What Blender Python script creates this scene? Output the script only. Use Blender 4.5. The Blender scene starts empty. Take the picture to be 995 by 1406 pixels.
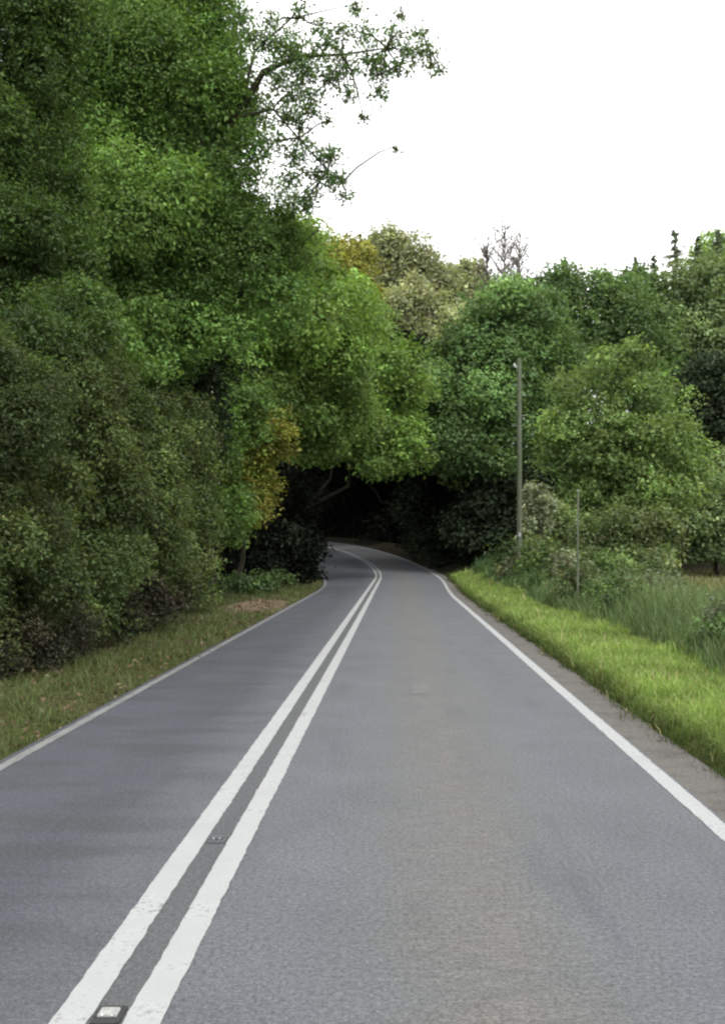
import bpy, math, random
import numpy as np
from mathutils import Vector

R = math.radians
rng = np.random.default_rng(7)
random.seed(7)
scene = bpy.context.scene
COL = scene.collection

# ------------------------------------------------------------------ camera numbers
EYE = 1.90          # eye height above the road
FPX = 1400.0        # focal length in photo pixels
VX, VY = 545.0, 752.0


def at(px, py, d):
    """metre position of something seen at photo pixel (px,py) that stands d metres down the road"""
    return np.array([(px - VX) / FPX * d, d, EYE + (VY - py) / FPX * d])


def sstep(a, b, x):
    t = np.clip((np.asarray(x, float) - a) / (b - a), 0, 1)
    return t * t * (3 - 2 * t)


def road_c(y):      # sideways shift of the road as it bends left
    y = np.asarray(y, float)
    t = np.clip(y - 62, 0, 108)
    lin = np.clip(y - 170, 0, None)
    return -0.0023 * t * t - 2 * 0.0023 * 108 * lin


def road_z(y):
    y = np.asarray(y, float)
    return 2.9 * sstep(58, 150, y)


def left_w(y):      # left carriageway edge (positive width)
    return 3.42 + 2.0 * sstep(44, 80, y)


def right_w(y):
    return 2.18 + 0.45 * sstep(38, 62, y)


def wob(x, y, s=1.0, k=0.0):
    return (np.sin(x * 0.9 * s + 1.7 * np.sin(y * 0.53 * s + k)) +
            np.sin(y * 0.77 * s + 1.3 * np.sin(x * 0.61 * s + 2.1 + k)) +
            0.5 * np.sin((x + y) * 2.3 * s + k)) / 2.5


def ground_h(x, y):
    x = np.asarray(x, float); y = np.asarray(y, float)
    u = x - road_c(y)
    z = road_z(y)
    lw = left_w(y); rw = right_w(y)
    h = np.full(np.broadcast(u, y).shape, -0.07)
    # right verge
    e = rw + 0.44
    h = h + (0.21 + 0.05 * wob(u, y, 2.0)) * sstep(e, e + 0.28, u)
    h = h - 0.30 * sstep(4.6, 7.5, u)
    h = h + 0.45 * sstep(30, 44, y) * sstep(3.4, 5.2, u) * (1 - sstep(7, 10, u))
    h = h - 0.1 * sstep(8, 16, u)
    # left verge
    h = h + (0.10 + 0.05 * wob(u, y, 2.2, 1.0)) * sstep(lw, lw + 0.4, -u)
    h = h + 1.0 * sstep(6.0, 9.5, -u) + 7.0 * sstep(9, 32, -u)
    # wooded hills
    h = h + 16.0 * sstep(9, 60, u) * sstep(66, 150, y)
    h = h + 9.0 * sstep(15, 150, np.abs(u)) * sstep(80, 260, y)
    h = h + 0.12 * wob(u, y, 0.5, 3.0) * sstep(5, 9, np.abs(u))
    far = sstep(250, 600, y)
    return z + h * (1 - 0.4 * far)


# ------------------------------------------------------------------ object helpers
def link(o, parent=None):
    COL.objects.link(o)
    if parent is not None:
        o.parent = parent
    return o


def tag(o, label=None, cat=None, group=None, kind=None):
    if label: o['label'] = label
    if cat: o['category'] = cat
    if group: o['group'] = group
    if kind: o['kind'] = kind
    return o


def empty(name, loc):
    o = bpy.data.objects.new(name, None)
    o.location = loc
    o.empty_display_size = 0.3
    return link(o)


def mesh_np(name, V, F, mat, parent=None, col=None, smooth=False, uv=None):
    """V (n,3), F (m,k) with constant k"""
    V = np.asarray(V, np.float32); F = np.asarray(F, np.int32)
    me = bpy.data.meshes.new(name)
    m, k = F.shape
    me.vertices.add(len(V)); me.vertices.foreach_set('co', V.ravel())
    me.loops.add(m * k); me.loops.foreach_set('vertex_index', F.ravel())
    me.polygons.add(m); me.polygons.foreach_set('loop_start', np.arange(0, m * k, k, dtype=np.int32))
    if smooth:
        me.polygons.foreach_set('use_smooth', np.ones(m, bool))
    else:
        me.polygons.foreach_set('use_smooth', np.zeros(m, bool))
    if uv is not None:
        l = me.uv_layers.new(name='UVMap')
        l.data.foreach_set('uv', np.asarray(uv, np.float32)[F.ravel()].ravel())
    if col is not None:
        dom = 'FACE' if len(col) == m else 'POINT'
        a = me.attributes.new('tint', 'FLOAT_COLOR', dom)
        c = np.ones((len(col), 4), np.float32); c[:, :3] = col
        a.data.foreach_set('color', c.ravel())
    me.materials.append(mat)
    me.update(calc_edges=True)
    o = bpy.data.objects.new(name, me)
    return link(o, parent)


class MB:
    """collects quads for ONE mesh"""
    def __init__(self):
        self.V = []; self.F = []; self.n = 0

    def add(self, V, F):
        V = np.asarray(V, float)
        self.V.append(V); self.F.append(np.asarray(F, int) + self.n); self.n += len(V)

    def tube(self, P, rad, sides=8, cap=True):
        P = [np.asarray(p, float) for p in P]
        n = len(P)
        ring = []
        ref = np.array([0.31, 0.9, 0.2])
        for i, p in enumerate(P):
            t = P[min(i + 1, n - 1)] - P[max(i - 1, 0)]
            t /= (np.linalg.norm(t) + 1e-9)
            a = np.cross(t, ref)
            if np.linalg.norm(a) < .15: a = np.cross(t, [1, 0, 0])
            a /= np.linalg.norm(a); b = np.cross(t, a)
            for k in range(sides):
                th = 2 * math.pi * k / sides
                ring.append(p + rad[i] * (math.cos(th) * a + math.sin(th) * b))
        F = []
        for i in range(n - 1):
            for k in range(sides):
                k2 = (k + 1) % sides
                F.append((i * sides + k, i * sides + k2, (i + 1) * sides + k2, (i + 1) * sides + k))
        V = ring
        if cap:
            for e in (0, n - 1):
                c = len(V); V.append(P[e])
                for k in range(0, sides, 2):
                    F.append((c, e * sides + k, e * sides + (k + 1) % sides, e * sides + (k + 2) % sides))
        self.add(V, F)

    def box(self, c, s, bev=0.0):
        x, y, z = c; a, b, h = s[0] / 2, s[1] / 2, s[2] / 2
        if bev <= 0:
            V = [(x + i * a, y + j * b, z + k * h) for k in (-1, 1) for j in (-1, 1) for i in (-1, 1)]
            F = [(0, 2, 3, 1), (4, 5, 7, 6), (0, 1, 5, 4), (2, 6, 7, 3), (0, 4, 6, 2), (1, 3, 7, 5)]
            self.add(V, F)
        else:       # bevelled top
            V = []
            for k, q in ((-1, 0), (1 - 2 * bev / s[2], 0), (1, bev)):
                for (i, j) in ((-1, -1), (1, -1), (1, 1), (-1, 1)):
                    V.append((x + i * (a - q), y + j * (b - q), z + k * h))
            F = [(3, 2, 1, 0), (8, 9, 10, 11)]
            for r in (0, 4):
                for k in range(4):
                    F.append((r + k, r + (k + 1) % 4, r + 4 + (k + 1) % 4, r + 4 + k))
            self.add(V, F)

    def build(self, name, mat, parent=None, smooth=True):
        return mesh_np(name, np.vstack(self.V), np.vstack(self.F), mat, parent, smooth=smooth)


# ------------------------------------------------------------------ materials
def new_mat(name):
    m = bpy.data.materials.new(name); m.use_nodes = True
    nt = m.node_tree
    for n in list(nt.nodes): nt.nodes.remove(n)
    out = nt.nodes.new('ShaderNodeOutputMaterial')
    return m, nt, out


def N(nt, typ, **kw):
    n = nt.nodes.new(typ)
    for k, v in kw.items():
        if k in ('ins',):
            for a, b in v.items(): n.inputs[a].default_value = b
        else:
            setattr(n, k, v)
    return n


def noise(nt, vec, scale, detail=4, rough=.55):
    n = N(nt, 'ShaderNodeTexNoise', ins={'Scale': scale, 'Detail': detail, 'Roughness': rough})
    nt.links.new(vec, n.inputs['Vector'])
    return n.outputs['Fac']


def ramp(nt, fac, stops):
    r = nt.nodes.new('ShaderNodeValToRGB')
    els = r.color_ramp.elements
    while len(els) < len(stops): els.new(0.5)
    for e, (p, c) in zip(els, stops):
        e.position = p; e.color = (c[0], c[1], c[2], 1) if hasattr(c, '__len__') else (c, c, c, 1)
    nt.links.new(fac, r.inputs['Fac'])
    return r.outputs['Color']


def mix(nt, a, b, fac, mode='MIX'):
    n = nt.nodes.new('ShaderNodeMix'); n.data_type = 'RGBA'; n.blend_type = mode
    for sock, v in ((n.inputs[0], fac), (n.inputs[6], a), (n.inputs[7], b)):
        if hasattr(v, 'is_output'): nt.links.new(v, sock)
        elif hasattr(v, '__len__'): sock.default_value = (v[0], v[1], v[2], 1)
        else: sock.default_value = v
    return n.outputs[2]


def math_n(nt, op, a, b=0.0, clamp=False):
    n = nt.nodes.new('ShaderNodeMath'); n.operation = op; n.use_clamp = clamp
    for s, v in ((n.inputs[0], a), (n.inputs[1], b)):
        if hasattr(v, 'is_output'): nt.links.new(v, s)
        else: s.default_value = v
    return n.outputs[0]


def bump(nt, h, strength, dist):
    b = N(nt, 'ShaderNodeBump', ins={'Strength': strength, 'Distance': dist})
    nt.links.new(h, b.inputs['Height'])
    return b.outputs['Normal']


def principled(nt, out, col, rough=.8, spec=.3, normal=None):
    p = nt.nodes.new('ShaderNodeBsdfPrincipled')
    if hasattr(col, 'is_output'): nt.links.new(col, p.inputs['Base Color'])
    else: p.inputs['Base Color'].default_value = (*col, 1)
    if hasattr(rough, 'is_output'): nt.links.new(rough, p.inputs['Roughness'])
    else: p.inputs['Roughness'].default_value = rough
    p.inputs['Specular IOR Level'].default_value = spec
    if normal is not None: nt.links.new(normal, p.inputs['Normal'])
    nt.links.new(p.outputs[0], out.inputs['Surface'])
    return p


def leaf_mat(name, trans=.36, rough=.5, spec=.25):
    m, nt, out = new_mat(name)
    a = N(nt, 'ShaderNodeAttribute', attribute_name='tint')
    p = nt.nodes.new('ShaderNodeBsdfPrincipled')
    p.inputs['Roughness'].default_value = rough
    p.inputs['Specular IOR Level'].default_value = spec
    nt.links.new(a.outputs['Color'], p.inputs['Base Color'])
    t = nt.nodes.new('ShaderNodeBsdfTranslucent')
    tc = mix(nt, a.outputs['Color'], (1.25, 1.2, .6), 1.0, 'MULTIPLY')
    nt.links.new(tc, t.inputs['Color'])
    s = nt.nodes.new('ShaderNodeMixShader'); s.inputs[0].default_value = trans
    nt.links.new(p.outputs[0], s.inputs[1]); nt.links.new(t.outputs[0], s.inputs[2])
    nt.links.new(s.outputs[0], out.inputs['Surface'])
    return m


M_LEAF = leaf_mat('leaf_material')
M_DARKLEAF = leaf_mat('shade_tinted_leaf_material', .1, .8, .04)  # low-sheen leaf copy for tints that carry painted shade
M_GRASS = leaf_mat('grass_blade_material', .3, .55, .2)
M_LITTER = leaf_mat('dead_leaf_material', .05, .8, .1)


def bark_mat(name, c1, c2, moss):
    m, nt, out = new_mat(name)
    g = N(nt, 'ShaderNodeNewGeometry').outputs['Position']
    mp = N(nt, 'ShaderNodeMapping', ins={'Scale': (6, 6, 1.2)}); nt.links.new(g, mp.inputs['Vector'])
    n1 = noise(nt, mp.outputs[0], 3.0, 6, .65)
    n2 = noise(nt, g, 1.1, 3)
    c = ramp(nt, n1, [(.35, c1), (.65, c2)])
    c = mix(nt, c, moss, ramp(nt, n2, [(.45, 0), (.7, .7)]))
    principled(nt, out, c, .9, .1, bump(nt, n1, .6, .03))
    return m


M_BARK = bark_mat('tree_bark', (.018, .014, .011), (.06, .05, .038), (.03, .04, .015))
M_PALEBARK = bark_mat('pale_bark', (.09, .075, .06), (.2, .17, .14), (.08, .08, .04))
M_BARK2 = bark_mat('grey_bark', (.045, .040, .034), (.11, .095, .08), (.05, .055, .03))
M_POLE = bark_mat('weathered_pole_wood', (.07, .082, .058), (.115, .13, .095), (.075, .10, .05))


def terrain_mat():
    m, nt, out = new_mat('soil_and_turf')
    a = N(nt, 'ShaderNodeAttribute', attribute_name='tint').outputs['Color']
    g = N(nt, 'ShaderNodeNewGeometry').outputs['Position']
    n1 = noise(nt, g, 9, 6, .65); n2 = noise(nt, g, 1.3, 4); n3 = noise(nt, g, 60, 3)
    c = mix(nt, a, ramp(nt, n1, [(.25, .45), (.75, 1.6)]), 1.0, 'MULTIPLY')
    c = mix(nt, c, ramp(nt, n2, [(.3, (.75, .7, .65)), (.7, (1.2, 1.2, 1.05))]), 1.0, 'MULTIPLY')
    h = math_n(nt, 'ADD', n1, n3)
    principled(nt, out, c, .95, .05, bump(nt, h, .8, .06))
    return m


def road_mat():
    m, nt, out = new_mat('worn_asphalt')
    uv = N(nt, 'ShaderNodeUVMap', uv_map='UVMap').outputs[0]
    sx = nt.nodes.new('ShaderNodeSeparateXYZ'); nt.links.new(uv, sx.inputs[0])
    u = sx.outputs[0]
    st = N(nt, 'ShaderNodeMapping', ins={'Scale': (1.0, .12, 1)}); nt.links.new(uv, st.inputs['Vector'])
    st2 = N(nt, 'ShaderNodeMapping', ins={'Scale': (.35, 1.2, 1)}); nt.links.new(uv, st2.inputs['Vector'])
    grit = noise(nt, uv, 70, 3, .7)
    grit2 = noise(nt, uv, 34, 3, .65)
    vor = N(nt, 'ShaderNodeTexVoronoi', ins={'Scale': 46.0}); nt.links.new(uv, vor.inputs['Vector'])
    mott = noise(nt, uv, 1.1, 5, .6)
    streak = noise(nt, st.outputs[0], 2.2, 4, .6)
    cross = noise(nt, st2.outputs[0], 1.6, 5, .6)
    base = ramp(nt, mott, [(.3, (.073, .0785, .086)), (.7, (.089, .095, .104))])
    # lane to the left of the paint is darker and blotched
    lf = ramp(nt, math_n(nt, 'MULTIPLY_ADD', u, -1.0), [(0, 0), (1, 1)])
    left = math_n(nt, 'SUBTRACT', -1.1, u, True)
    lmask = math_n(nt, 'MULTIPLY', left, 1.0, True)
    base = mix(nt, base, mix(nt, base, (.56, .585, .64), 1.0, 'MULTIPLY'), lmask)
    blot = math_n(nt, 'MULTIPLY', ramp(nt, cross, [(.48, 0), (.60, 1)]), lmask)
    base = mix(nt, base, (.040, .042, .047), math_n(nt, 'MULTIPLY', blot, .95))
    # brownish worn strip down the near-side lane
    d = math_n(nt, 'SUBTRACT', u, .42)
    d = math_n(nt, 'ADD', d, math_n(nt, 'MULTIPLY', math_n(nt, 'SUBTRACT', streak, .5), 1.1))
    d = math_n(nt, 'ABSOLUTE', d)
    w = ramp(nt, math_n(nt, 'DIVIDE', d, 1.0), [(.05, 1), (.85, 0)])
    wear = math_n(nt, 'MULTIPLY', w, ramp(nt, cross, [(.25, .45), (.7, 1)]))
    base = mix(nt, base, (.108, .103, .092), math_n(nt, 'MULTIPLY', wear, .75))
    stripes = ramp(nt, noise(nt, st2.outputs[0], 14, 3, .6), [(.4, .86), (.62, 1.1)])
    base = mix(nt, base, mix(nt, base, stripes, 1.0, 'MULTIPLY'), wear)
    # dusty strip between the two painted lines
    dd = math_n(nt, 'ABSOLUTE', math_n(nt, 'ADD', u, 1.165))
    dust = ramp(nt, dd, [(.05, 1), (.16, 0)])
    base = mix(nt, base, (.060, .062, .063), math_n(nt, 'MULTIPLY', dust, .7))
    # polished wheel tracks a touch paler
    for cc in (-.42, 1.35, -2.75, -1.75):
        q = ramp(nt, math_n(nt, 'ABSOLUTE', math_n(nt, 'SUBTRACT', u, cc)), [(.05, .55), (.45, 0)])
        base = mix(nt, base, mix(nt, base, (1.07, 1.07, 1.075), 1.0, 'MULTIPLY'), q)
    # darker seams and old patches running along
    base = mix(nt, base, mix(nt, base, (.8, .8, .82), 1.0, 'MULTIPLY'), ramp(nt, streak, [(.55, 0), (.7, .7)]))
    # aggregate
    base = mix(nt, base, ramp(nt, grit, [(.28, .45), (.72, 1.6)]), .9, 'MULTIPLY')
    base = mix(nt, base, ramp(nt, grit2, [(.3, .62), (.7, 1.4)]), .85, 'MULTIPLY')
    chips = ramp(nt, vor.outputs['Distance'], [(.10, 1), (.2, 0)])
    base = mix(nt, base, (.22, .215, .205), math_n(nt, 'MULTIPLY', chips, .4))
    vc = N(nt, 'ShaderNodeTexVoronoi', feature='DISTANCE_TO_EDGE', ins={'Scale': .42}); wv = nt.nodes.new('ShaderNodeVectorMath'); wv.operation = 'ADD'
    nt.links.new(uv, wv.inputs[0]); nz2 = N(nt, 'ShaderNodeTexNoise', ins={'Scale': 2.5, 'Detail': 5.0}); nt.links.new(uv, nz2.inputs['Vector']); nt.links.new(nz2.outputs['Color'], wv.inputs[1]); nt.links.new(wv.outputs[0], vc.inputs['Vector'])
    crack = math_n(nt, 'MULTIPLY', ramp(nt, vc.outputs['Distance'], [(.004, 1), (.012, 0)]), ramp(nt, mott, [(.5, 0), (.62, .7)]))
    base = mix(nt, base, (.045, .046, .05), math_n(nt, 'MULTIPLY', crack, .25))
    h = math_n(nt, 'ADD', grit, math_n(nt, 'MULTIPLY', vor.outputs['Distance'], .7))
    principled(nt, out, base, .78, .32, bump(nt, h, .45, .006))
    return m


def paint_mat(name, col, wear):
    m, nt, out = new_mat(name)
    uv = N(nt, 'ShaderNodeUVMap', uv_map='UVMap').outputs[0]
    n1 = noise(nt, uv, 26, 5, .75); n2 = noise(nt, uv, 2.1, 4); n3 = noise(nt, uv, 90, 2)
    f = math_n(nt, 'ADD', math_n(nt, 'MULTIPLY', n1, .7), math_n(nt, 'MULTIPLY', n2, .45))
    c = ramp(nt, n2, [(.3, [v * .86 for v in col]), (.7, col)])
    c = mix(nt, c, (.11, .11, .108), ramp(nt, f, [(wear, 0), (wear + .10, .9)]))
    c = mix(nt, c, ramp(nt, n3, [(.3, .86), (.7, 1.06)]), .7, 'MULTIPLY')
    principled(nt, out, c, .7, .3, bump(nt, n3, .3, .003))
    return m


def gravel_mat():
    m, nt, out = new_mat('gritty_road_margin')
    uv = N(nt, 'ShaderNodeUVMap', uv_map='UVMap').outputs[0]
    n1 = noise(nt, uv, 40, 4, .7); n2 = noise(nt, uv, 2.6, 5, .65)
    c = ramp(nt, n2, [(.3, (.082, .078, .072)), (.55, (.122, .116, .108)), (.75, (.092, .085, .077))])
    c = mix(nt, c, ramp(nt, n1, [(.3, .55), (.72, 1.5)]), .9, 'MULTIPLY')
    principled(nt, out, c, .95, .1, bump(nt, n1, .6, .02))
    return m


def plain_mat(name, col, rough=.6, metal=0.0, spec=.3):
    m, nt, out = new_mat(name)
    g = N(nt, 'ShaderNodeNewGeometry').outputs['Position']
    n1 = noise(nt, g, 40, 4, .6)
    c = mix(nt, col, ramp(nt, n1, [(.3, .7), (.7, 1.2)]), 1.0, 'MULTIPLY')
    p = principled(nt, out, c, rough, spec)
    p.inputs['Metallic'].default_value = metal
    return m


M_TERR = terrain_mat(); M_ROAD = road_mat(); M_GRAVEL = gravel_mat()
M_WHITE = paint_mat('white_road_paint', (.325, .335, .335), .635)
M_FADED = paint_mat('faded_edge_paint', (.19, .197, .192), .54)
M_STEEL = plain_mat('galvanised_steel', (.35, .36, .36), .45, .8)
M_IRON = plain_mat('cast_iron', (.035, .035, .037), .6, .3)
M_RUBBER = plain_mat('white_rubber', (.30, .30, .29), .6)
M_GLASSY = plain_mat('reflector_glass', (.55, .58, .6), .1, .2, .6)
M_DULL = plain_mat('dusty_iron', (.075, .078, .082), .8)
M_CERAMIC = plain_mat('pale_ceramic', (.5, .5, .47), .3)

# ------------------------------------------------------------------ setting: ground, road, margins
def strip(name, us, ys, zoff, mat, parent=None, uvoff=0.0, skirt=0.0):
    """us: list of functions of y giving lateral positions"""
    ys = np.asarray(ys, float)
    cols = []
    for f in us:
        u = f(ys) if callable(f) else np.full_like(ys, f)
        cols.append(u)
    U = np.array(cols).T                      # (ny, nu)
    X = U + road_c(ys)[:, None]
    Y = np.repeat(ys[:, None], U.shape[1], 1)
    Z = np.repeat(road_z(ys)[:, None], U.shape[1], 1) + zoff
    V = np.stack([X, Y, Z], -1).reshape(-1, 3)
    uv = np.stack([U, Y], -1).reshape(-1, 2)
    ny, nu = U.shape
    i = np.arange(ny - 1)[:, None]; j = np.arange(nu - 1)[None]
    a = (i * nu + j).ravel()
    F = np.stack([a, a + 1, a + nu + 1, a + nu], -1)
    return mesh_np(name, V, F, mat, parent, uv=uv, smooth=True)


ysR = np.concatenate([np.arange(-40, 55, 1.5), np.arange(55, 185, 1.2)])
yk = np.concatenate([np.arange(-60, 0, 6), np.arange(0, 60, .8), np.arange(60, 160, 2), np.geomspace(160, 2200, 34)])
uk = np.concatenate([-np.geomspace(1400, 30, 22), np.arange(-28, -8, 1.6), np.arange(-8, -5.5, .35), np.arange(-5.5, -3.3, .2),
                     np.arange(-3.2, 2.3, .8), np.arange(2.4, 5.2, .14), np.arange(5.2, 9, .5), np.arange(9, 32, 1.6), np.geomspace(33, 1400, 22)])
UU, YY = np.meshgrid(uk, yk)
XX = UU + road_c(YY)
ZZ = ground_h(XX, YY)
V = np.stack([XX, YY, ZZ], -1).reshape(-1, 3)
nu = len(uk); ny = len(yk)
a = (np.arange(ny - 1)[:, None] * nu + np.arange(nu - 1)[None]).ravel()
F = np.stack([a, a + 1, a + nu + 1, a + nu], -1)
u_ = UU.ravel(); y_ = YY.ravel(); x_ = XX.ravel()
colr = np.tile(np.array([.040, .052, .018]), (len(u_), 1))


def lay(mask, c):
    global colr
    m = np.clip(mask, 0, 1)[:, None]
    colr = colr * (1 - m) + np.array(c) * m


wn = wob(x_, y_, 1.4, .3); wn2 = wob(x_, y_, .5, 2.2)
lay(sstep(2.7, 3.1, u_), (.05, .075, .018))
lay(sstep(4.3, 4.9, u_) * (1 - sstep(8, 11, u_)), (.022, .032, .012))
lay(sstep(8.5, 12, u_), (.085, .10, .040))
lay(sstep(8.5, 12, u_) * np.clip(wn2 * .9 + .2, 0, .8), (.13, .10, .06))
lay(sstep(3.3, 3.6, -u_), (.05, .062, .022))
lay(sstep(3.3, 3.6, -u_) * np.clip(wn * .9 + .15, 0, .85), (.075, .062, .040))
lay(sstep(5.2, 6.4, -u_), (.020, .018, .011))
lay(sstep(58, 72, y_) * (np.abs(u_) > 2.4), (.018, .017, .010))  # dark woodland soil, also tinted down to paint the tunnel's shade
# bare earth at the field gateway on the left
gate = np.exp(-((u_ + 4.5) / .9) ** 2 - ((y_ - 33) / 4.0) ** 2) * 1.6
lay(gate, (.155, .122, .092))
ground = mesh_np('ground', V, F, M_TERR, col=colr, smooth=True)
tag(ground, 'soil and turf sheet under verges, meadow and wooded hill', kind='structure')

L = lambda y: -left_w(y) - .12
Rr = lambda y: right_w(y) + .10
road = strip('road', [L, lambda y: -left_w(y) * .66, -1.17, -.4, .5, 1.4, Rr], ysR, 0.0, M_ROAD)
tag(road, 'two lane grey asphalt road running ahead and bending left under trees', kind='structure')


def line(u0, w, y0, y1, mat, name, label, follow=None):
    rr_ = np.random.default_rng(int(abs(u0) * 1000) + 5)
    ys = np.concatenate([np.arange(y0, 2, 1.0), np.arange(2, 26, .03), np.arange(26, 60, .5), ysR[(ysR > 60) & (ysR <= y1)]])
    j = [np.convolve(rr_.normal(0, 1, len(ys)), np.ones(3) / 3, 'same') * .0040 + .0012 * wob(ys, ys * .7, 3, k) for k in (0, 2)]
    base = follow if follow else (lambda y: np.full_like(y, u0))
    f0 = lambda y: base(y) - w / 2 + j[0]; f1 = lambda y: base(y) + w / 2 + j[1]
    o = strip(name, [f0, f1], ys, .004, mat, road)
    o['label'] = label
    return o


line(-1.312, .150, -40, 184, M_WHITE, 'centre_line', 'left white stripe of the solid double centre line')
line(-1.018, .150, -40, 184, M_WHITE, 'centre_line', 'right white stripe of the solid double centre line')
line(0, .142, -40, 184, M_WHITE, 'edge_line', 'bright white edge line along the right verge', follow=lambda y: right_w(y))
line(0, .10, -40, 184, M_FADED, 'edge_line', 'thin faded edge line along the left verge', follow=lambda y: -left_w(y))
ysg = np.arange(-40, 80, .4)
gm = strip('gravel_margin', [lambda y: right_w(y) + .10, lambda y: right_w(y) + .32 + .03 * wob(y, y * .3, 3),
                             lambda y: right_w(y) + .58 + .10 * wob(y * .7, y, 1.3)], ysg, -.012, M_GRAVEL)
tag(gm, 'pale gritty brown margin between white edge line and right grass', kind='structure')

# ------------------------------------------------------------------ foliage
PALS = {
    'green': [(.125, .205, .050), (.160, .250, .062), (.085, .150, .040), (.190, .255, .066)],
    'midgreen': [(.105, .165, .056), (.135, .200, .066), (.072, .122, .044), (.160, .210, .072)],
    'lime': [(.180, .275, .062), (.220, .310, .075), (.130, .220, .052), (.245, .305, .078)],
    'olive': [(.072, .104, .030), (.100, .132, .038), (.044, .070, .024), (.135, .122, .048), (.058, .088, .032)],
    'darkolive': [(.056, .086, .030), (.078, .112, .038), (.038, .060, .024), (.086, .086, .040)],
    'bramble': [(.068, .066, .038), (.092, .074, .050), (.048, .056, .030), (.110, .090, .068), (.066, .090, .046)],
    'dark': [(.010, .013, .009), (.014, .018, .011), (.008, .010, .008)],  # near-black leaf tint, tunnel and hollow shade put into colour
    'dusk': [(.036, .052, .030), (.048, .066, .036), (.026, .038, .022)],  # milder dark tint, tunnel and recess shade put into colour
    'bluegreen': [(.145, .205, .120), (.185, .240, .140), (.105, .160, .092)],
    'fir': [(.085, .125, .080), (.110, .150, .095), (.18, .22, .13)],
    'ochre': [(.340, .340, .060), (.220, .320, .060), (.400, .320, .070), (.170, .280, .055)],
    'ash': [(.180, .255, .085), (.225, .295, .100), (.130, .200, .068), (.260, .290, .110)],
    'haze': [(.37, .43, .23), (.40, .44, .25), (.35, .41, .22), (.41, .43, .27)],  # distance haze mixed into the leaf colours
    'yellow': [(.44, .46, .10), (.48, .47, .12), (.34, .41, .10)],
    'brownish': [(.135, .185, .066), (.165, .185, .075), (.100, .155, .055), (.200, .180, .085)],
    'pale': [(.240, .285, .180), (.300, .325, .220), (.190, .240, .150)],
}


for _k in ('green', 'lime', 'midgreen', 'ash', 'olive', 'darkolive', 'bluegreen', 'brownish'):
    _m = {'bluegreen': (1.02, 1.02, .80), 'ash': (.86, .99, .94), 'olive': (.90, 1.02, 1.0), 'darkolive': (.90, 1.02, 1.0)}.get(_k, (.89, 1.01, 1.05))
    PALS[_k] = [(c[0] * _m[0], c[1] * _m[1], c[2] * _m[2]) for c in PALS[_k]]


def unit(v):
    return v / (np.linalg.norm(v, axis=-1, keepdims=True) + 1e-9)


def leaves_np(P, Nrm, size, col, aspect=.62, fold=.18, r=rng):
    n = len(P)
    rd = unit(r.normal(size=(n, 3)))
    T = unit(np.cross(Nrm, rd)); B = np.cross(Nrm, T)
    s = size[:, None]
    tip = P + T * s * .55 - Nrm * s * fold
    base = P - T * s * .45
    l = P + B * s * aspect * .5 + Nrm * s * fold * .5
    rr = P - B * s * aspect * .5 + Nrm * s * fold * .5
    V = np.stack([base, rr, tip, l], 1).reshape(-1, 3)
    F = np.arange(4 * n).reshape(-1, 4)
    return V, F, col


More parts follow.
